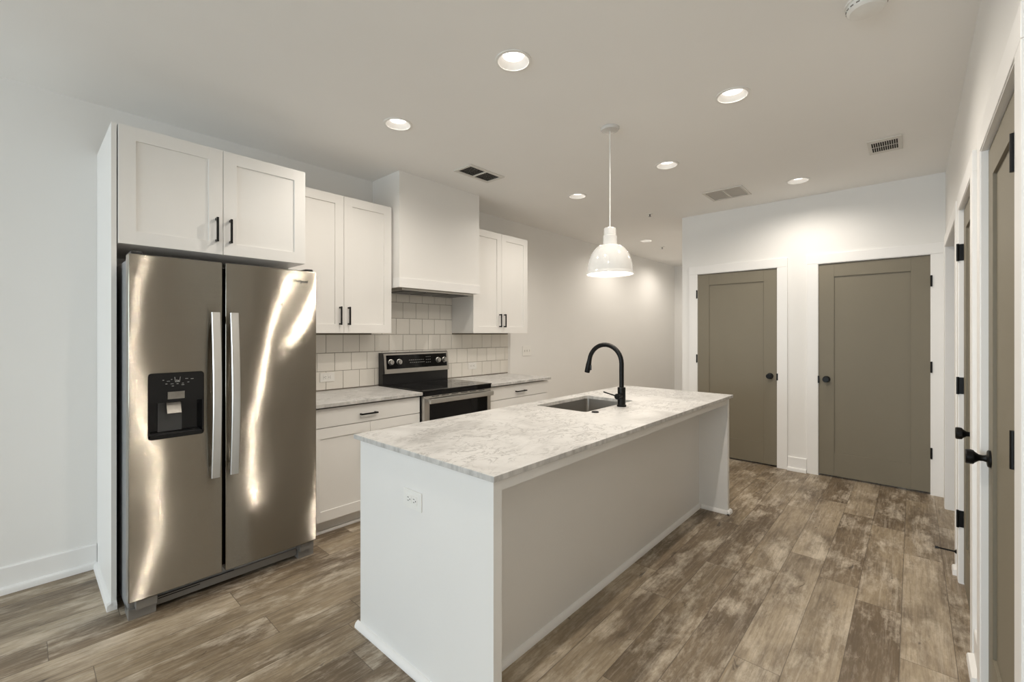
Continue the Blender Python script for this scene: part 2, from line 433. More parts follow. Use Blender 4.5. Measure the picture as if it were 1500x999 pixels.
def base_profile(t0, h=0.14):   # (offset from the wall, height): board plus quarter round
    return [(0, 0), (0.037, 0), (0.037, 0.022), (0.033, 0.031), (0.015, 0.036), (0.015, h-0.006), (0.011, h), (0, h)]
def base_back(name, x0, x1):
    return struct(name, MB().prism([(-u, z) for u, z in base_profile(0)], 'x', x0, x1), 'trim')
base_back('baseboard_back', XB, 0.300)
base_back('baseboard_hall', 3.93, XH)
struct('baseboard_right', MB().prism([(YR+u, z) for u, z in base_profile(0)], 'x', 2.515, 2.703), 'trim')
struct('baseboard_right_far', MB().prism([(YR+u, z) for u, z in base_profile(0)], 'x', 3.592, 3.678), 'trim')
struct('baseboard_right_near', MB().prism([(YR+u, z) for u, z in base_profile(0)], 'x', XB, 1.558), 'trim')
struct('baseboard_end', MB().prism([(XE-u, z) for u, z in base_profile(0)], 'y', D1[1]-0.092, D2[0]+0.092), 'trim')
struct('baseboard_hall_end', MB().prism([(XH-u, z) for u, z in base_profile(0)], 'y', EY0, -0.035), 'trim')

# doors ------------------------------------------------------------
def door_slab_x(name, ya, yb, hinge_at, knob_at):
    """single-panel door in the end wall, face towards -X"""
    g = 0.004; y0, y1 = yb+g, ya-g; zt = 2.064; z0 = 0.018; f = XE+0.0; st = 0.125
    m = MB()
    m.box(f, f+0.035, y0, y0+st, z0, zt, 0.0015); m.box(f, f+0.035, y1-st, y1, z0, zt, 0.0015)
    m.box(f, f+0.035, y0+st, y1-st, zt-st, zt, 0.0015); m.box(f, f+0.035, y0+st, y1-st, z0, 0.238, 0.0015)
    d = struct(name, m, 'door')
    obj('panel', MB().box(f+0.010, f+0.026, y0+st-0.002, y1-st+0.002, 0.236, zt-st+0.002), 'door', d)
    s = 1 if knob_at == 'y1' else -1
    ky = (y1-0.065) if knob_at == 'y1' else (y0+0.065)
    knob(d, (f, ky, 0.945), '-X')
    hy = (ya+0.002) if hinge_at == 'ya' else (yb-0.002)
    for z in (1.84, 1.10, 0.36): hinge_x(d, hy, z)
    # latch plate on the jamb edge
    ly = yb+0.004 if hinge_at == 'ya' else ya-0.004
    obj('strike_plate', MB().box(XE-0.021, XE-0.016, ly-0.010, ly+0.004, 0.905, 0.975, 0.001), 'black', d)
    return d
def hinge_x(d, y, z):
    m = MB().box(XE-0.021, XE-0.013, y-0.007, y+0.007, z-0.044, z+0.044, 0.001)
    m.cyl((XE-0.022, y, z-0.048), (XE-0.022, y, z+0.048), 0.0062, seg=12)
    obj('hinge', m, 'black', d)
def knob(d, c, axis):
    """round rose, flared neck and flat-faced knob"""
    pr = [(0.0, 0.0), (0.031, 0.0), (0.031, 0.006), (0.028, 0.009), (0.013, 0.011), (0.0105, 0.020), (0.012, 0.030), (0.020, 0.040), (0.0255, 0.044), (0.0268, 0.050), (0.0268, 0.062), (0.024, 0.065), (0.0, 0.065)]
    obj('door_knob', MB().lathe(pr, c, axis), 'black', d)
door_slab_x('door_1', *D1, 'ya', 'y0')
door_slab_x('door_2', *D2, 'yb', 'y1')

def door_slab_y(name, x0, x1, hinge_at):
    g = 0.006; a, b = x0+g, x1-g; zt = HEAD-0.008; z0 = 0.012; f = YR-0.003; st = 0.115
    m = MB()
    m.box(a, a+st, f-0.035, f, z0, zt, 0.0015); m.box(b-st, b, f-0.035, f, z0, zt, 0.0015)
    m.box(a+st, b-st, f-0.035, f, zt-st, zt, 0.0015); m.box(a+st, b-st, f-0.035, f, z0, 0.238, 0.0015)
    d = struct(name, m, 'door')
    obj('panel', MB().box(a+st-0.002, b-st+0.002, f-0.026, f-0.010, 0.236, zt-st+0.002), 'door', d)
    far_hinge = hinge_at == 'far'
    kx = a+0.065 if far_hinge else b-0.065
    knob(d, (kx, f, 0.935), 'Y')
    hx = x1-0.006 if far_hinge else x0+0.006
    for z in (1.84, 1.10, 0.36):
        if far_hinge:
            q = MB().box(x1-0.0065, x1-0.003, YR-0.003, YR+0.019, z-0.046, z+0.046, 0.0008).cyl((x1-0.006, YR+0.021, z-0.048), (x1-0.006, YR+0.021, z+0.048), 0.006, seg=12)
        else:
            q = MB().box(x0+0.003, x0+0.0065, YR-0.003, YR+0.020, z-0.046, z+0.046, 0.0008).cyl((x0+0.004, YR+0.0225, z-0.048), (x0+0.004, YR+0.0225, z+0.048), 0.0052, seg=12)
        obj('hinge', q, 'black', d)
    return d
door_slab_y('door_3', *OP['mid'], 'far')
door_slab_y('door_4', *OP['near'], 'near')

# door stop on the short baseboard between the openings
ds = thing('door_stop', (3.66, YR+0.015, 0.115), 'black rod door stop sticking out low from the right-hand baseboard', 'door stop')
obj('rod', MB().cyl((3.66, YR+0.016, 0.115), (3.66, YR+0.095, 0.115), 0.0045, seg=12).lathe([(0, 0), (0.012, 0), (0.012, 0.004), (0.006, 0.010), (0, 0.010)], (3.66, YR+0.0155, 0.115), 'Y', 16), 'black', ds)
obj('rubber_tip', MB().cyl((3.66, YR+0.093, 0.115), (3.66, YR+0.108, 0.115), 0.0075, seg=14), 'blackplastic', ds)

# ================================================================== cabinets
def shaker(root, name, x0, x1, z0, z1, yf, st=0.070, mat='cab'):
    """shaker door facing -Y with its front at yf"""
    t = 0.020; m = MB(); e = 0.0014
    m.box(x0, x0+st, yf, yf+t, z0, z1, e); m.box(x1-st, x1, yf, yf+t, z0, z1, e)
    m.box(x0+st-0.001, x1-st+0.001, yf, yf+t, z1-st, z1, e); m.box(x0+st-0.001, x1-st+0.001, yf, yf+t, z0, z0+st, e)
    m.box(x0+st-0.002, x1-st+0.002, yf+0.008, yf+t-0.004, z0+st-0.002, z1-st+0.002)
    return obj(name, m, mat, root)
def pull_v(door, x, z0, z1, yf):
    m = MB().box(x-0.0055, x+0.0055, yf-0.036, yf-0.025, z0, z1, 0.0012)
    for z in (z0+0.008, z1-0.008): m.box(x-0.0055, x+0.0055, yf-0.027, yf, z-0.006, z+0.006, 0.001)
    o = obj('pull_handle', m, 'black', door); o['label'] = 'black bar pull'; return o
def pull_h(door, x0, x1, z, yf):
    m = MB().box(x0, x1, yf-0.036, yf-0.025, z-0.0055, z+0.0055, 0.0012)
    for x in (x0+0.010, x1-0.010): m.box(x-0.006, x+0.006, yf-0.027, yf, z-0.0055, z+0.0055, 0.001)
    o = obj('pull_handle', m, 'black', door); o['label'] = 'black bar pull'; return o

# tall panel left of the refrigerator
t = thing('tall_side_panel', (0.313, -0.32, 0), 'tall narrow white end panel boxing in the left side of the refrigerator', 'cabinet panel')
obj('panel', MB().box(0.3024, 0.3235, -0.618, -0.001, 0, 2.458, 0.001), 'cab', t)
obj('shoe_moulding', MB().prism([(0.3024, 0), (0.284, 0), (0.284, 0.020), (0.288, 0.030), (0.2955, 0.035), (0.3024, 0.036)], 'y', -0.6385, -0.033).prism([(-0.618, 0), (-0.640, 0), (-0.640, 0.020), (-0.634, 0.030), (-0.626, 0.035), (-0.618, 0.036)], 'x', 0.2848, 0.3235), 'trim', t)

def wall_cabinet(name, x0, x1, z0, z1, yf, seam, label, pz):
    r = thing(name, ((x0+x1)/2, yf/2, z0), label, 'cabinet')
    obj('carcass', MB().box(x0, x1, yf+0.022, -0.001, z0, z1, 0.0008), 'cab', r)
    a = shaker(r, 'door', x0+0.001, seam-0.0012, z0, z1, yf); pull_v(a, seam-0.035, pz[0], pz[1], yf)
    b = shaker(r, 'door', seam+0.0012, x1-0.001, z0, z1, yf); pull_v(b, seam+0.035, pz[0], pz[1], yf)
    return r
fc = wall_cabinet('wall_cabinet', 0.3275, 1.2630, 1.850, 2.458, -0.627, 0.790, 'deep two-door white wall cabinet bridging over the stainless refrigerator', (1.918, 2.058))
wall_cabinet('wall_cabinet', 1.2650, 2.1050, 1.392, 2.458, -0.335, 1.681, 'tall two-door white wall cabinet between the refrigerator and the range hood', (1.455, 1.597))
wall_cabinet('wall_cabinet', 3.0480, 3.8950, 1.392, 2.458, -0.335, 3.464, 'two-door white wall cabinet right of the range hood, beside the bare wall', (1.455, 1.597))

def base_cabinet(name, x0, x1, label, px, doors):
    r = thing(name, ((x0+x1)/2, -0.33, 0), label, 'cabinet')
    yf = -0.655
    obj('carcass', MB().box(x0, x1, yf+0.022, -0.001, 0.105, 0.874, 0.0008).box(x0, x1, yf+0.12, -0.001, 0.874, 0.8895), 'cab', r)
    obj('toe_kick', MB().box(x0+0.002, x1-0.002, -0.560, -0.02, 0, 0.105), 'cab', r)
    obj('shoe_moulding', MB().prism([(-0.560, 0), (-0.578, 0), (-0.578, 0.010), (-0.573, 0.018), (-0.560, 0.020)], 'x', x0+0.002, x1-0.002), 'trim', r)
    dr = obj('drawer', MB().box(x0+0.003, x1-0.002, yf, yf+0.020, 0.749, 0.876, 0.0014), 'cab', r)
    pull_h(dr, px[0], px[1], 0.808, yf)
    mid = (x0+x1)/2
    if doors == 2:
        for a, b, s in ((x0+0.003, mid-0.0012, -1), (mid+0.0012, x1-0.002, 1)):
            d = shaker(r, 'door', a, b, 0.112, 0.744, yf); pull_v(d, mid+s*0.035, 0.46, 0.60, yf)
    else:
        for z0, z1 in ((0.432, 0.744), (0.112, 0.427)):
            d = obj('drawer', MB().box(x0+0.003, x1-0.002, yf, yf+0.020, z0, z1, 0.0014), 'cab', r)
            pull_h(d, px[0], px[1], (z0+z1)/2, yf)
    return r
base_cabinet('base_cabinet', 1.278, 2.163, 'white base cabinet between the refrigerator and the range, one wide drawer over doors', (1.632, 1.768), 2)
base_cabinet('base_cabinet', 2.944, 3.858, 'white drawer base cabinet right of the range, mostly hidden behind the island', (3.318, 3.470), 0)

tag(obj('countertop', MB().box(1.266, 2.164, -0.692, -0.001, 0.890, 0.9150, 0.0025), 'marble', loc=(1.72, -0.35, 0.89)), 'short marble worktop between the refrigerator and the black range', 'countertop')
tag(obj('countertop', MB().box(2.940, 3.870, -0.692, -0.001, 0.890, 0.9150, 0.0025), 'marble', loc=(3.40, -0.35, 0.89)), 'short marble worktop right of the range under the right wall cabinet', 'countertop')

# range hood box
hd = thing('range_hood', (2.585, -0.21, 1.78), 'white boxed-in range hood rising to the ceiling between two wall cabinets', 'range hood')
hx0, hx1, hyf = 2.122, 3.046, -0.4234
h = MB(); h.box(hx0, hx1, hyf, hyf+0.02, 1.78, ZC-0.0005); h.box(hx0, hx0+0.02, hyf+0.02, -0.0012, 1.78, ZC-0.0005); h.box(hx1-0.02, hx1, hyf+0.02, -0.0012, 1.78, ZC-0.0005)
obj('chimney_box', h, 'cab', hd)
h = MB(); h.box(hx0-0.008, hx1+0.001, hyf-0.011, hyf-0.0005, 1.778, 1.858, 0.0015); h.box(hx0-0.008, hx0-0.0005, hyf-0.0005, -0.34, 1.778, 1.858, 0.001)
obj('bottom_band', h, 'trim', hd)
obj('soffit', MB().box(hx0+0.02, hx1-0.02, hyf+0.02, -0.0012, 1.784, 1.80), 'cab', hd)
ins = obj('hood_insert', MB().box(2.17, 2.99, -0.395, -0.05, 1.760, 1.784, 0.002), 'steel', hd)
for k in range(3):
    a = 2.21+k*0.255
    f = MB().box(a, a+0.235, -0.36, -0.09, 1.7555, 1.760)
    obj('baffle_filter', f, 'charcoal', ins)

# tiled backsplash: one sheet of grout with offset square tiles
tl = MB(); PX, PZ, gz = 0.1495, 0.1525, 0.0034
for r in range(6):
    z0 = 0.9236+PZ*r; z1 = z0+PZ-gz
    ox = 1.693 if r % 2 == 0 else 1.693+PX/2
    n0 = -4
    for k in range(n0, 17):
        a, b = ox+PX*k, ox+PX*(k+1)-gz
        lim = (1.266, 3.918)
        zz = z1
        if r == 2: zz = min(z1, 1.3885) if (b < 2.10 or a > 3.05) else z1
        if r >= 3: lim = (2.108, 3.045); zz = min(z1, 1.758 if r == 5 else z1)
        a, b = max(a, lim[0]), min(b, lim[1])
        if b-a < 0.006: continue
        tl.box(a, b, -0.0085-0.0006*random.random(), -0.002, z0, zz, 0.0012, 1)
# the sliver row right above the worktop
bs = thing('backsplash', (2.59, -0.004, 0.915), 'backsplash of offset square cream tiles behind the range and worktops', 'backsplash')
obj('tiles', tl, 'tile', bs)
obj('grout_bed', MB().box(1.266, 3.918, -0.005, -0.0006, 0.9155, 1.3905).box(2.108, 3.045, -0.005, -0.0006, 1.3905, 1.757), 'grout', bs)

# ================================================================== refrigerator
fr = thing('refrigerator', (0.783, -0.45, 0), 'side-by-side stainless steel refrigerator with black ice and water dispenser', 'refrigerator')
yf = -0.8655
obj('cabinet_case', MB().box(0.345, 1.222, -0.780, -0.05, 0.030, 1.752, 0.004), 'sideGrey', fr)
obj('door_gasket', MB().box(0.350, 1.217, -0.7925, -0.7805, 0.115, 1.748), 'gapshade', fr)
def fdoor(x0, x1):
    return obj('door', MB().box(x0, x1, yf, -0.793, 0.108, 1.771, 0.006, 3), 'stainless', fr)
ld = fdoor(0.3378, 0.7235)
rd = fdoor(0.7375, 1.2289)
base = Vector(fr.location)
dx0, dx1, dz0, dz1 = 0.410, 0.640, 0.868, 1.194
hole = MB().prism(rrect(dx0, dx1, dz0, dz1, 0.016), 'y', yf-0.02, -0.800)
hole.bm.transform(Matrix.Translation(-Vector((0, 0, 0))))
# the door's mesh lives in the thing's frame; shift the cutter there through the object matrix
bpy.context.view_layer.update()
cut(ld, [hole])
dp = obj('dispenser', MB().box(dx0+0.002, dx1-0.002, -0.812, -0.802, dz0+0.002, dz1-0.002), 'blackglass', fr)
# bezel ring
ring = MB()
ring.box(dx0+0.0015, dx0+0.008, yf-0.001, -0.812, dz0+0.012, dz1-0.012).box(dx1-0.008, dx1-0.0015, yf-0.001, -0.812, dz0+0.012, dz1-0.012)
ring.prism(rrect(dx0+0.0015, dx1-0.0015, dz0+0.0015, dz0+0.020, 0.009), 'y', yf-0.001, -0.812)
obj('bezel', ring, 'blackglass', dp)
obj('control_panel', MB().prism(rrect(dx0+0.0015, dx1-0.0015, 1.048, dz1-0.0015, 0.014), 'y', yf-0.0015, -0.815), 'blackglass', dp)
obj('splash_plate', MB().box(0.455, 0.555, -0.818, -0.811, 0.895, 1.048, 0.002), 'charcoal', dp)
ch = obj('ice_chute', MB().prism([(yf-0.004, 1.062), (yf-0.006, 1.098), (-0.842, 1.103), (-0.830, 1.062)], 'x', 0.487, 0.556), 'paddlesteel', dp); ch['label'] = 'brushed metal chute cover'
pd = obj('paddle', MB().prism([(-0.834, 1.044), (-0.842, 1.042), (-0.850, 1.012), (-0.862, 0.990), (-0.854, 0.986), (-0.842, 1.010)], 'x', 0.487, 0.545).box(0.505, 0.527, -0.842, -0.812, 1.020, 1.034), 'paddlesteel', dp); pd['label'] = 'brushed metal paddle'
obj('drip_tray', MB().box(dx0+0.012, dx1-0.012, yf+0.004, -0.812, dz0+0.018, dz0+0.024, 0.001), 'blackplastic', dp)
ic = MB(); yi = yf-0.0016
def dash(m, x, z, w2=0.006, h2=0.0012): m.box(x-w2, x+w2, yi-0.0004, yi, z-h2, z+h2)
cx, cz = 0.527, 1.158
ic.prism([(cx-0.0125, cz+0.013), (cx-0.0105, cz+0.013), (cx-0.008, cz-0.009), (cx+0.008, cz-0.009), (cx+0.0105, cz+0.013), (cx+0.0125, cz+0.013), (cx+0.0095, cz-0.012), (cx-0.0095, cz-0.012)], 'y', yi-0.0004, yi)
ic.box(cx-0.005, cx-0.001, yi-0.0004, yi, cz-0.006, cz-0.001).box(cx+0.001, cx+0.006, yi-0.0004, yi, cz-0.008, cz-0.003)
for x, z in ((0.470, 1.158), (0.482, 1.139), (0.490, 1.152), (0.503, 1.160), (0.505, 1.138), (0.527, 1.137), (0.549, 1.138), (0.549, 1.130), (0.565, 1.160), (0.572, 1.142), (0.588, 1.158), (0.508, 1.127)): dash(ic, x, z, random.choice((0.004, 0.006, 0.003)), random.choice((0.001, 0.0013)))
obj('printed_icons', ic, 'mark', dp)
def fhandle(x, door):
    n = 20; pts = []
    for k in range(n+1):
        u = k/n; pts.append((x, yf-0.036-0.030*math.sin(PI*u), 0.634+(1.500-0.634)*u))
    m = MB().tube(pts, 0, rect=(0.040, 0.017))
    for z in (0.672, 1.462): m.box(x-0.013, x+0.013, yf-0.034, yf, z-0.020, z+0.020, 0.003)
    o = obj('handle', m, 'handle', door); o['label'] = 'bowed bright steel handle'
fhandle(0.683, ld); fhandle(0.7690, rd)
obj('base_grille', MB().box(0.455, 1.140, -0.788, -0.76, 0.020, 0.060, 0.002), 'greyplastic', fr)
obj('gap_shade_band', MB().box(0.455, 1.140, -0.768, -0.74, 0.030, 0.106), 'gapshade', fr)  # dark band painted in for the shaded gap below the doors
for k in range(2): obj('grille_slot', MB().box(0.462, 0.640+0.16*k, -0.7885, -0.7878, 0.048+0.011*k, 0.053+0.011*k), 'gapshade', fr)
for a, b in ((0.345, 0.452), (1.142, 1.236)):
    f = MB(); f.box(a, b, -0.808, -0.70, 0.0, 0.050, 0.002); f.box(a+0.025 if a < 0.5 else a, b if a < 0.5 else b-0.012, -0.838, -0.70, 0.054, 0.096, 0.002); f.box(a+0.006, b-0.006, -0.79, -0.70, 0.046, 0.104)
    obj('foot_cover', f, 'greyplastic', fr)
for x in (0.372, 1.195): obj('hinge_cover', MB().box(x-0.022, x+0.022, -0.845, -0.70, 1.7715, 1.786, 0.003), 'blackplastic', fr)
# printed badge
def text_mesh(txt, size, loc, parent, mat, name):
    c = bpy.data.curves.new(name, 'FONT'); c.body = txt; c.size = size; c.extrude = 0.0004; c.offset = 0.0004
    tmp = bpy.data.objects.new(name, c); COL.objects.link(tmp); bpy.context.view_layer.update()
    me = bpy.data.meshes.new_from_object(tmp.evaluated_get(bpy.context.evaluated_depsgraph_get())); bpy.data.objects.remove(tmp)
    me.transform(Matrix.Rotation(PI/2, 4, 'X')); me.materials.clear(); me.materials.append(M[mat])
    o = bpy.data.objects.new(name, me); o.location = Vector(loc)-origin_of(parent); o.parent = parent; COL.objects.link(o); return o
text_mesh('Whirlpool', 0.0235, (1.078, yf-0.0006, 1.6985), fr, 'badge', 'badge')
tag_ = obj('protective_sticker', MB().prism([(1.016, 1.560), (1.026, 1.570), (1.034, 1.560), (1.024, 1.550)], 'y', yf-0.0010, yf-0.0003), 'greyplastic', fr); tag_['label'] = 'tiny grey sticker'

# ================================================================== range
rg = thing('range', (2.552, -0.36, 0), 'freestanding black and stainless electric range under the white hood', 'range')
rx0, rx1 = 2.1705, 2.9335
obj('body', MB().box(rx0, rx1, -0.655, -0.02, 0.03, 0.898, 0.003), 'blackplastic', rg)
for x in (rx0+0.04, rx1-0.04):
    for y in (-0.60, -0.08): obj('foot', MB().cyl((x, y, 0), (x, y, 0.034), 0.018, seg=14), 'blackplastic', rg)
ct = obj('cooktop', MB().box(rx0-0.004, rx1+0.004, -0.705, -0.10, 0.9155, 0.927, 0.003).box(rx0, rx1, -0.703, -0.09, 0.880, 0.9154, 0.004), 'blackglass', rg)
for x, y, r in ((2.36, -0.52, 0.11), (2.75, -0.53, 0.09), (2.36, -0.25, 0.075), (2.75, -0.25, 0.10)):
    for rr in (r, r*0.62): obj('burner_ring', MB().lathe([(rr-0.002, 0), (rr, 0), (rr, 0.0004), (rr-0.002, 0.0004)], (x, y, 0.9271), 'Z', 40, closed=True), 'burner', ct)
# back guard with slanted control face
gd = obj('backguard', MB().prism([(-0.012, 0.898), (-0.080, 0.898), (-0.080, 1.022), (-0.098, 1.026), (-0.078, 1.203), (-0.060, 1.212), (-0.012, 1.212)], 'x', rx0+0.006, rx1-0.006), 'blackplastic', rg)
def slant(z, off=0.0): return -0.098+(z-1.026)/(1.203-1.026)*0.020-off
fmn = MB()
def slab(m, x0, x1, z0, z1, o0, o1): m.prism([(slant(z0, o0), z0), (slant(z0, o1), z0), (slant(z1, o1), z1), (slant(z1, o0), z1)], 'x', x0, x1)
slab(fmn, rx0+0.014, rx1-0.008, 1.024, 1.064, -0.001, 0.006); slab(fmn, rx0+0.014, rx1-0.008, 1.190, 1.204, -0.001, 0.006)
slab(fmn, rx0+0.014, rx0+0.036, 1.064, 1.190, -0.001, 0.006); slab(fmn, rx1-0.030, rx1-0.008, 1.064, 1.190, -0.001, 0.006)
tf = obj('control_frame', fmn, 'steel', gd); tf['label'] = 'stainless control frame'
g2 = MB(); slab(g2, rx0+0.036, rx1-0.030, 1.064, 1.190, -0.001, 0.004); obj('control_glass', g2, 'blackglass', gd)
keys = [(2.452+k*0.022+0.008*r, 1.137-0.024*r, 0.014, 0.0035) for r in range(2) for k in range(8)] + [(2.648+k*0.022, 1.160-0.026*r, 0.010, 0.004) for r in range(3) for k in range(3)]
for x, z, w_, h_ in keys:
    mk = MB(); slab(mk, x, x+w_, z, z+h_, 0.0041, 0.0044); obj('printed_key', mk, 'mark', gd)
for x in (2.252, 2.340, 2.792, 2.872):
    z = 1.127; y = slant(z, 0.004)
    kb = MB().lathe([(0, 0), (0.027, 0), (0.027, 0.006), (0.0225, 0.008), (0.0205, 0.026), (0.019, 0.028), (0, 0.028)], (x, y, z), '-Y', 28)
    kb.box(x-0.004, x+0.004, y-0.034, y-0.026, z-0.021, z+0.021, 0.001)
    obj('control_knob', kb, 'handle', rg)
dr = obj('oven_door', MB().box(rx0+0.003, rx1-0.003, -0.700, -0.657, 0.235, 0.868, 0.004), 'steel', rg)
obj('oven_window', MB().box(rx0+0.055, rx1-0.050, -0.7025, -0.6995, 0.33, 0.815, 0.001), 'blackglass', dr)
hb = MB().box(rx0+0.022, rx1-0.018, -0.758, -0.735, 0.822, 0.862, 0.006)
for x in (rx0+0.050, rx1-0.048): hb.box(x-0.012, x+0.012, -0.737, -0.699, 0.830, 0.856, 0.002)
obj('oven_handle', hb, 'handle', dr)
vs = obj('vent_strip', MB().box(rx0+0.003, rx1-0.003, -0.696, -0.657, 0.8685, 0.8795), 'steel', rg)
for k in range(6):
    a = rx0+0.08+k*0.105; obj('vent_slot', MB().box(a, a+0.075, -0.6968, -0.6955, 0.8715, 0.8765), 'gapshade', vs)
obj('storage_drawer', MB().box(rx0+0.003, rx1-0.003, -0.697, -0.657, 0.040, 0.228, 0.004), 'steel', rg)

# ================================================================== island
X0, X1 = 1.0743, 3.6807; YF, YK = -2.5602, -1.6776; ZS = 0.8918
isl = thing('kitchen_island', ((X0+X1)/2, (YF+YK)/2, 0), 'long white kitchen island with knee space under the marble overhang', 'kitchen island')
obj('end_panel', MB().box(X0, X0+0.0415, YF, YK, 0, ZS, 0.001), 'island', isl)
obj('end_panel', MB().box(X1-0.0415, X1, YF, YK, 0, ZS, 0.001), 'island', isl)
xi0, xi1 = X0+0.0416, X1-0.0416
obj('back_panel', MB().box(xi0, xi1, -2.345, -2.327, 0, ZS), 'island', isl)
obj('apron', MB().box(xi0, xi1, YF+0.002, YF+0.022, 0.846, ZS, 0.001), 'island', isl)
m = MB()
def shoe_pts(d, s): return [(d, 0), (d+s*0.0195, 0), (d+s*0.0195, 0.008), (d+s*0.015, 0.020), (d+s*0.006, 0.027), (d, 0.028)]
m.prism(shoe_pts(X0, -1), 'y', YF-0.019, YK+0.019)
m2 = MB().prism(shoe_pts(-2.345, -1), 'x', xi0, xi1)
obj('shoe_moulding', m, 'trim', isl); obj('shoe_moulding', m2, 'trim', isl)
m = MB().prism(shoe_pts(X1-0.0415, -1), 'y', YF-0.019, -2.366).prism(shoe_pts(YF, -1), 'x', X1-0.061, X1+0.0195).prism(shoe_pts(X1, 1), 'y', YF-0.019, YK)
obj('shoe_moulding', m, 'trim', isl)
obj('toe_kick', MB().box(xi0, xi1, YK-0.10, YK-0.085, 0, 0.105), 'cab', isl)
obj('cabinet_floor', MB().box(xi0, xi1, -2.3265, YK-0.025, 0.106, 0.122), 'cab', isl)
xs = [xi0+0.003, xi0+0.66, xi0+1.26, xi0+1.89, xi1-0.003]
for a, b in zip(xs, xs[1:]):      # kitchen-side fronts
    t_ = MB(); a += 0.0012; b -= 0.0012; st = 0.07
    y0, y1 = YK-0.022, YK-0.002
    t_.box(a, a+st, y0, y1, 0.112, 0.884, 0.0012).box(b-st, b, y0, y1, 0.112, 0.884, 0.0012).box(a+st, b-st, y0, y1, 0.112, 0.182, 0.0012).box(a+st, b-st, y0, y1, 0.814, 0.884, 0.0012).box(a+st-0.002, b-st+0.002, y0+0.004, y1-0.008, 0.18, 0.816)
    obj('door', t_, 'cab', isl)

SX0, SX1, SY0, SY1 = 2.285, 2.905, -2.150, -1.762
top = obj('countertop', MB().box(1.0523, 3.7027, -2.5835, -1.654, ZS+0.0003, 0.914, 0.0025), 'marble', loc=(0, 0, 0))
cut(top, [MB().prism(rrect(SX0, SX1, SY0, SY1, 0.022), 'z', 0.85, 0.95)])
tag(top, 'long white marble worktop on the island with grey sawn edges', 'countertop')
# undermount sink
sk = thing('sink', ((SX0+SX1)/2, (SY0+SY1)/2, 0.69), 'rectangular undermount stainless sink sunk in the island worktop', 'sink')
b = bmesh.new()
def loop(x0, x1, y0, y1, r, z): return [b.verts.new((u, v, z)) for u, v in rrect(x0, x1, y0, y1, r)]
e = 0.004
L = [loop(SX0-0.028, SX1+0.028, SY0-0.028, SY1+0.028, 0.03, ZS), loop(SX0-e, SX1+e, SY0-e, SY1+e, 0.024, ZS), loop(SX0-e, SX1+e, SY0-e, SY1+e, 0.024, ZS-0.005),
     loop(SX0+0.004, SX1-0.004, SY0+0.004, SY1-0.004, 0.026, 0.71), loop(SX0+0.030, SX1-0.030, SY0+0.030, SY1-0.030, 0.02, 0.69),
     loop(SX0+0.031, SX1-0.031, SY0+0.031, SY1-0.031, 0.02, 0.6895)]
for A, B in zip(L, L[1:]):
    for k in range(len(A)): b.faces.new((A[k], A[(k+1) % len(A)], B[(k+1) % len(A)], B[k]))
b.faces.new(L[-1])
bmesh.ops.recalc_face_normals(b, faces=b.faces[:])
mbk = MB(); mbk.bm.free(); mbk.bm = b
bowl = obj('bowl', mbk, 'sink', sk)
md = bowl.modifiers.new('thick', 'SOLIDIFY'); md.thickness = 0.0015; md.offset = -1
obj('drain', MB().lathe([(0, 0), (0.045, 0), (0.045, 0.003), (0.036, 0.004), (0.030, 0.001), (0, 0.001)], ((SX0+SX1)/2, (SY0+SY1)/2, 0.6905)), 'steel', sk)

# faucet
FX, FY, FZ = 2.622, -2.208, 0.9142
fa = thing('faucet', (FX, FY, FZ), 'matte black gooseneck pull-down faucet arching over the island sink', 'faucet')
obj('base', MB().lathe([(0, 0), (0.030, 0), (0.030, 0.010), (0.0255, 0.013), (0.0255, 0.122), (0.0235, 0.125), (0, 0.125)], (FX, FY, FZ)), 'black', fa)
R = 0.122; zc = 1.192; pts = [(FX, FY, 1.035), (FX, FY, 1.10), (FX, FY, 1.15)]
for k in range(0, 19):
    a = math.radians(172*k/18); pts.append((FX, FY+R-R*math.cos(a), zc+R*math.sin(a)))
obj('neck', MB().tube(pts, 0.0150, 20), 'black', fa)
p1 = Vector(pts[-1]); dn = (Vector(pts[-1])-Vector(pts[-2])).normalized()
sh = obj('spray_head', MB().tube([p1-dn*0.004, p1+dn*0.012, p1+dn*0.030, p1+dn*0.075, p1+dn*0.090], [0.0152, 0.0158, 0.0180, 0.0185, 0.0175], 20), 'black', fa)
pb = p1+dn*0.055
obj('spray_button', MB().box(pb.x-0.006, pb.x+0.006, pb.y-0.026, pb.y-0.015, pb.z-0.018, pb.z+0.018, 0.003), 'blackplastic', sh)
lv = MB().cyl((FX-0.020, FY, FZ+0.070), (FX-0.062, FY, FZ+0.070), 0.0185, seg=24)
lv.tube([(FX-0.050, FY+0.010, FZ+0.072), (FX-0.056, FY+0.060, FZ+0.083), (FX-0.060, FY+0.098, FZ+0.092)], [0.0050, 0.0042, 0.0045], 12)
obj('lever', lv, 'black', fa)
tag(obj('hole_cover', MB().lathe([(0, 0), (0.022, 0), (0.022, 0.004), (0.017, 0.007), (0.012, 0.0055), (0, 0.0055)], (2.319, -2.196, 0.9142)), 'black', loc=(2.319, -2.196, 0.9142)), 'small black round cap in the marble beside the sink corner', 'cap')

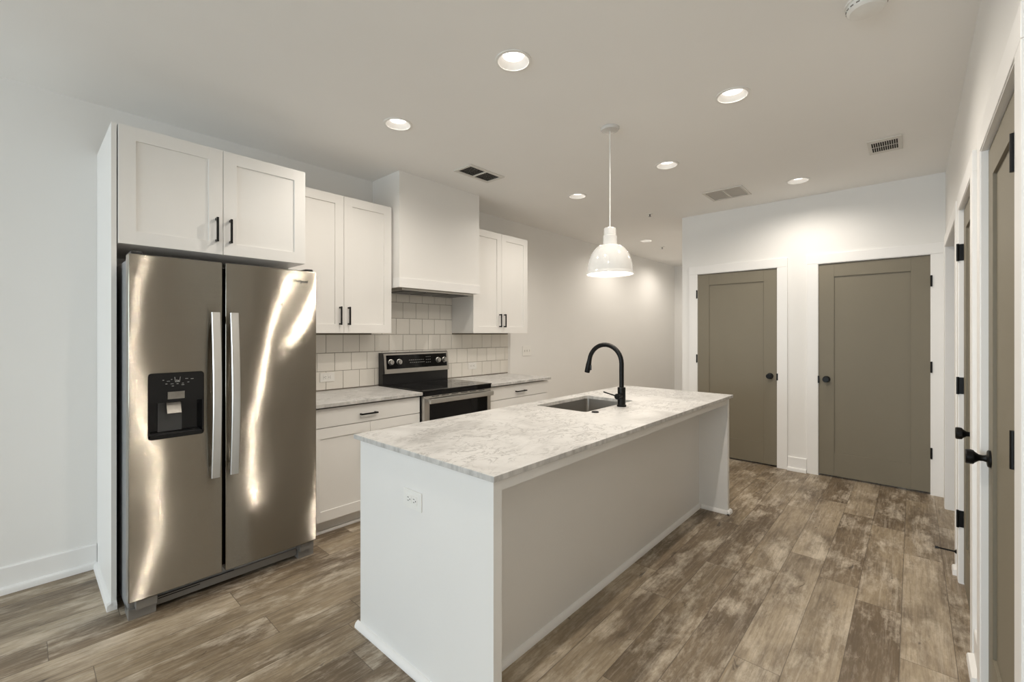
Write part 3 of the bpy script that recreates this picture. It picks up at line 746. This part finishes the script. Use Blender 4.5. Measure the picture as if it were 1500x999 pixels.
# ================================================================== electrical plates
def outlet(loc, u, n, label, gang='duplex'):
    """plate whose long axis is u (unit vector) on a face with outward normal n"""
    u, n = Vector(u), Vector(n); v = n.cross(u); c = Vector(loc)
    r = thing('wall_outlet' if gang == 'duplex' else 'light_switch', loc, label, 'outlet' if gang == 'duplex' else 'light switch')
    def slab_(m, cu, cv, su, sv, n0, n1, bev=0.0):
        P = [c+u*(cu+a*su/2)+v*(cv+b_*sv/2)+n*w_ for a in (-1, 1) for b_ in (-1, 1) for w_ in (n0, n1)]
        m.box(min(p.x for p in P), max(p.x for p in P), min(p.y for p in P), max(p.y for p in P), min(p.z for p in P), max(p.z for p in P), bev)
    m = MB()
    if gang == 'duplex':
        slab_(m, 0, 0, 0.122, 0.076, 0.0004, 0.006, 0.002); pl = obj('cover_plate', m, 'whiteplastic', r)
        for s in (-1, 1):
            m = MB(); slab_(m, s*0.0195, 0, 0.033, 0.034, 0.005, 0.0085, 0.0015); f = obj('receptacle', m, 'whiteplastic', r)
            q = s*0.0195
            for du, dv, su, sv in ((0.004, 0.0065, 0.009, 0.0026), (0.004, -0.0065, 0.009, 0.0026), (-0.008, 0, 0.005, 0.005)):
                m = MB(); slab_(m, q+du, dv, su, sv, 0.0083, 0.0089); obj('slot', m, 'charcoal', f)
    else:
        slab_(m, 0, 0, 0.165, 0.122, 0.0004, 0.006, 0.002); pl = obj('cover_plate', m, 'whiteplastic', r)
        for k in (-1, 0, 1):
            m = MB(); slab_(m, k*0.046, 0.002, 0.010, 0.024, 0.005, 0.013, 0.002); obj('toggle', m, 'greyplastic' if 0 else 'grille', pl)
    return r
outlet((1.700, -0.0095, 1.027), (1, 0, 0), (0, -1, 0), 'white duplex outlet on the tiles beside the refrigerator, left of the range')
outlet((3.333, -0.0095, 1.033), (1, 0, 0), (0, -1, 0), 'white duplex outlet on the tiles right of the range')
outlet((X0, -2.100, 0.711), (0, 1, 0), (-1, 0, 0), 'white duplex outlet on the white end panel of the island')
outlet((4.275, 0.0, 1.170), (1, 0, 0), (0, -1, 0), 'white triple toggle switch plate on the bare wall past the tiles', 'switch')

# ================================================================== ceiling things
LAMP = {0: 0.9, 1: 1.25, 2: 0.69, 3: 0.55, 5: 0.85, 4: 1.0, 6: 0.9}
def downlight(x, y, label, first=None):
    if first is None:
        r = thing('recessed_downlight', (x, y, ZC), label, 'ceiling light', 'recessed ceiling downlights')
        obj('trim_ring', MB().lathe([(0.0765, 0.002), (0.0925, 0.002-0.0026), (0.0925, -0.004), (0.088, -0.0055), (0.078, -0.0055), (0.0765, -0.003)], (x, y, ZC), 'Z', 40, closed=True), 'whiteplastic', r)
        obj('baffle', MB().lathe([(0.0765, -0.003), (0.0510, 0.030), (0.0510, 0.036), (0.0820, 0.036), (0.0820, 0.001), (0.0775, 0.001)], (x, y, ZC), 'Z', 40, closed=True), 'baffle', r)
        obj('lens', MB().lathe([(0, 0.0265), (0.0525, 0.0265), (0.0525, 0.032), (0, 0.032)], (x, y, ZC), 'Z', 32), 'lens', r)
        d = bpy.data.lights.new('downlight_beam', 'SPOT'); d.energy = DL_POWER; d.color = DL_COLOR
        d.spot_size = math.radians(166); d.spot_blend = 0.7; d.shadow_soft_size = 0.022
        lo = bpy.data.objects.new('downlight_beam', d); lo.parent = r; lo.location = (0, 0, -0.006); COL.objects.link(lo)
        return r
    r = copy_tree(first); r.location = (x, y, ZC); r['label'] = label; return r
first = None
for i, (x, y, lab) in enumerate(LIGHTS):
    o = downlight(x, y, lab, first); first = first or o
    if i in LAMP:      # dimmer lamps next to the cabinets and the end wall
        for ch in o.children:
            if ch.type == 'LIGHT':
                ch.data = ch.data.copy(); ch.data.energy = DL_POWER*LAMP[i]
                if i == 4: ch.data.spot_size = math.radians(160); ch.data.spot_blend = 0.85


# pendant
px, py = 2.627, -2.120
pn = thing('pendant_light', (px, py, 1.783), 'white dome pendant lamp hanging over the island on a thin cord', 'pendant light')
obj('canopy', MB().lathe([(0, 0), (0.062, 0), (0.062, -0.008), (0.055, -0.018), (0.020, -0.022), (0, -0.022)], (px, py, ZC-0.0005)), 'whiteenamel', pn)
obj('cord', MB().cyl((px, py, 2.092), (px, py, ZC-0.02), 0.0036, seg=12), 'whiteplastic', pn)
zr = 1.783
outer = [(0.010, 0.318), (0.012, 0.310), (0.036, 0.308), (0.040, 0.300), (0.040, 0.258), (0.045, 0.254), (0.045, 0.205), (0.0452, 0.200)]
for k in range(0, 13):
    a = math.radians(90-88*k/12); outer.append((0.0450+0.1040*math.cos(a), 0.016+0.180*math.sin(a)))
outer += [(0.1500, 0.016), (0.1545, 0.006), (0.1545, 0.0)]
inner = [(0.1520, 0.0), (0.1465, 0.016)] + [(0.0430+0.1030*math.cos(math.radians(2+86*k/12)), 0.016+0.176*math.sin(math.radians(2+86*k/12))) for k in range(13)] + [(0.02, 0.195), (0.010, 0.195)]
obj('shade', MB().lathe(outer+inner, (px, py, zr), 'Z', 48, closed=True), 'whiteenamel', pn)
obj('bulb', MB().lathe([(0, 0.055), (0.018, 0.058), (0.030, 0.075), (0.033, 0.095), (0.026, 0.120), (0.014, 0.150), (0.014, 0.195), (0, 0.195)], (px, py, zr), 'Z', 24), 'bulb', pn)
pl = bpy.data.lights.new('pendant_glow', 'POINT'); pl.energy = PEND_POWER; pl.color = (1, 0.88, 0.72); pl.shadow_soft_size = 0.02
plo = bpy.data.objects.new('pendant_glow', pl); plo.location = (0, 0, 0.025); plo.parent = pn; COL.objects.link(plo)

# air grilles
def grille(name, loc, x0, x1, y0, y1, label, split, slat_axis, n, slatmat, backmat, fw=0.030):
    r = thing(name, ((x0+x1)/2, (y0+y1)/2, ZC), label, 'vent')
    z1 = ZC-0.0004; z0 = ZC-0.009
    obj('backing', MB().box(x0, x1, y0, y1, z1-0.001, z1), backmat, r)
    m = MB()
    m.box(x0-fw, x1+fw, y0-fw, y0, z0, z1, 0.002).box(x0-fw, x1+fw, y1, y1+fw, z0, z1, 0.002).box(x0-fw, x0, y0, y1, z0, z1, 0.002).box(x1, x1+fw, y0, y1, z0, z1, 0.002)
    if split == 'x': mx = (x0+x1)/2; m.box(mx-0.008, mx+0.008, y0, y1, z0, z1-0.001)
    else: my = (y0+y1)/2; m.box(x0, x1, my-0.008, my+0.008, z0, z1-0.001)
    obj('frame', m, 'grille', r)
    m = MB()
    for k in range(n):
        if slat_axis == 'x':
            y = y0+(y1-y0)*(k+0.5)/n; d = (y1-y0)/n
            m.prism([(y-d*0.32, z0+0.001), (y-d*0.26, z0+0.001), (y+d*0.32, z1-0.0015), (y+d*0.26, z1-0.0015)], 'x', x0, x1)
        else:
            x = x0+(x1-x0)*(k+0.5)/n; d = (x1-x0)/n
            m.prism([(x-d*0.32, z0+0.001), (x-d*0.24, z0+0.001), (x+d*0.32, z1-0.0015), (x+d*0.24, z1-0.0015)], 'y', y0, y1)
    obj('louvres', m, slatmat, r)
    return r
grille('ceiling_vent', None, 2.455, 2.800, -0.945, -0.785, 'dark-louvred ceiling vent right in front of the range hood', 'x', 'x', 7, 'grille', 'gapshade', 0.028)
grille('ceiling_vent', None, 4.470, 4.765, -2.420, -2.115, 'square pale grey ceiling grille before the doors, left of the nearby downlight', 'y', 'x', 26, 'filter', 'filter', 0.026)
g = thing('ceiling_vent', (4.197, -3.467, ZC), 'small ceiling register with two rows of black slots near the right wall', 'vent')
gx0, gx1, gy0, gy1 = 4.045, 4.350, -3.562, -3.372
obj('frame', MB().box(gx0, gx1, gy0, gy1, ZC-0.008, ZC-0.0004, 0.003), 'grille', g)
sl = MB()
for r in range(2):
    for k in range(12):
        y = gy0+0.024+k*(gy1-gy0-0.048)/11.5; x = gx0+0.052+r*0.106
        sl.box(x, x+0.092, y, y+0.0085, ZC-0.0088, ZC-0.0078)
obj('slots', sl, 'gapshade', g)
# smoke alarm
sx, sy = 2.330, -3.475
sm = thing('smoke_alarm', (sx, sy, ZC), 'round white smoke alarm cut off by the top edge of the picture', 'smoke alarm')
obj('mounting_base', MB().lathe([(0, -0.0005), (0.074, -0.0005), (0.074, -0.010), (0, -0.010)], (sx, sy, ZC)), 'whiteplastic', sm)
hs = obj('housing', MB().lathe([(0.066, -0.010), (0.068, -0.018), (0.066, -0.034), (0.056, -0.042), (0.020, -0.046), (0, -0.046)], (sx, sy, ZC)), 'whiteplastic', sm)
m = MB()
for k in range(18):
    a = 2*PI*k/18
    p = Vector((sx+0.067*math.cos(a), sy+0.067*math.sin(a), ZC-0.026)); d = Vector((-math.sin(a), math.cos(a), 0))*0.006
    m.cyl(p-d, p+d, 0.0026, seg=8)
obj('vent_openings', m, 'greyplastic', hs)
# sprinklers
for x, y, lab in ((4.816, -1.386, 'fire sprinkler head in the ceiling above the island end, nearer of two'), (6.789, -0.677, 'fire sprinkler head far off in the hallway ceiling, beyond the small downlight')):
    r = thing('fire_sprinkler', (x, y, ZC), lab, 'sprinkler', 'ceiling sprinkler heads')
    obj('escutcheon', MB().lathe([(0, -0.0004), (0.036, -0.0004), (0.034, -0.006), (0.014, -0.010), (0, -0.010)], (x, y, ZC)), 'whiteplastic', r)
    obj('sprinkler_head', MB().lathe([(0, -0.010), (0.010, -0.010), (0.007, -0.020), (0.003, -0.024), (0.003, -0.030), (0.014, -0.031), (0.014, -0.033), (0, -0.033)], (x, y, ZC), 'Z', 16), 'charcoal', r)
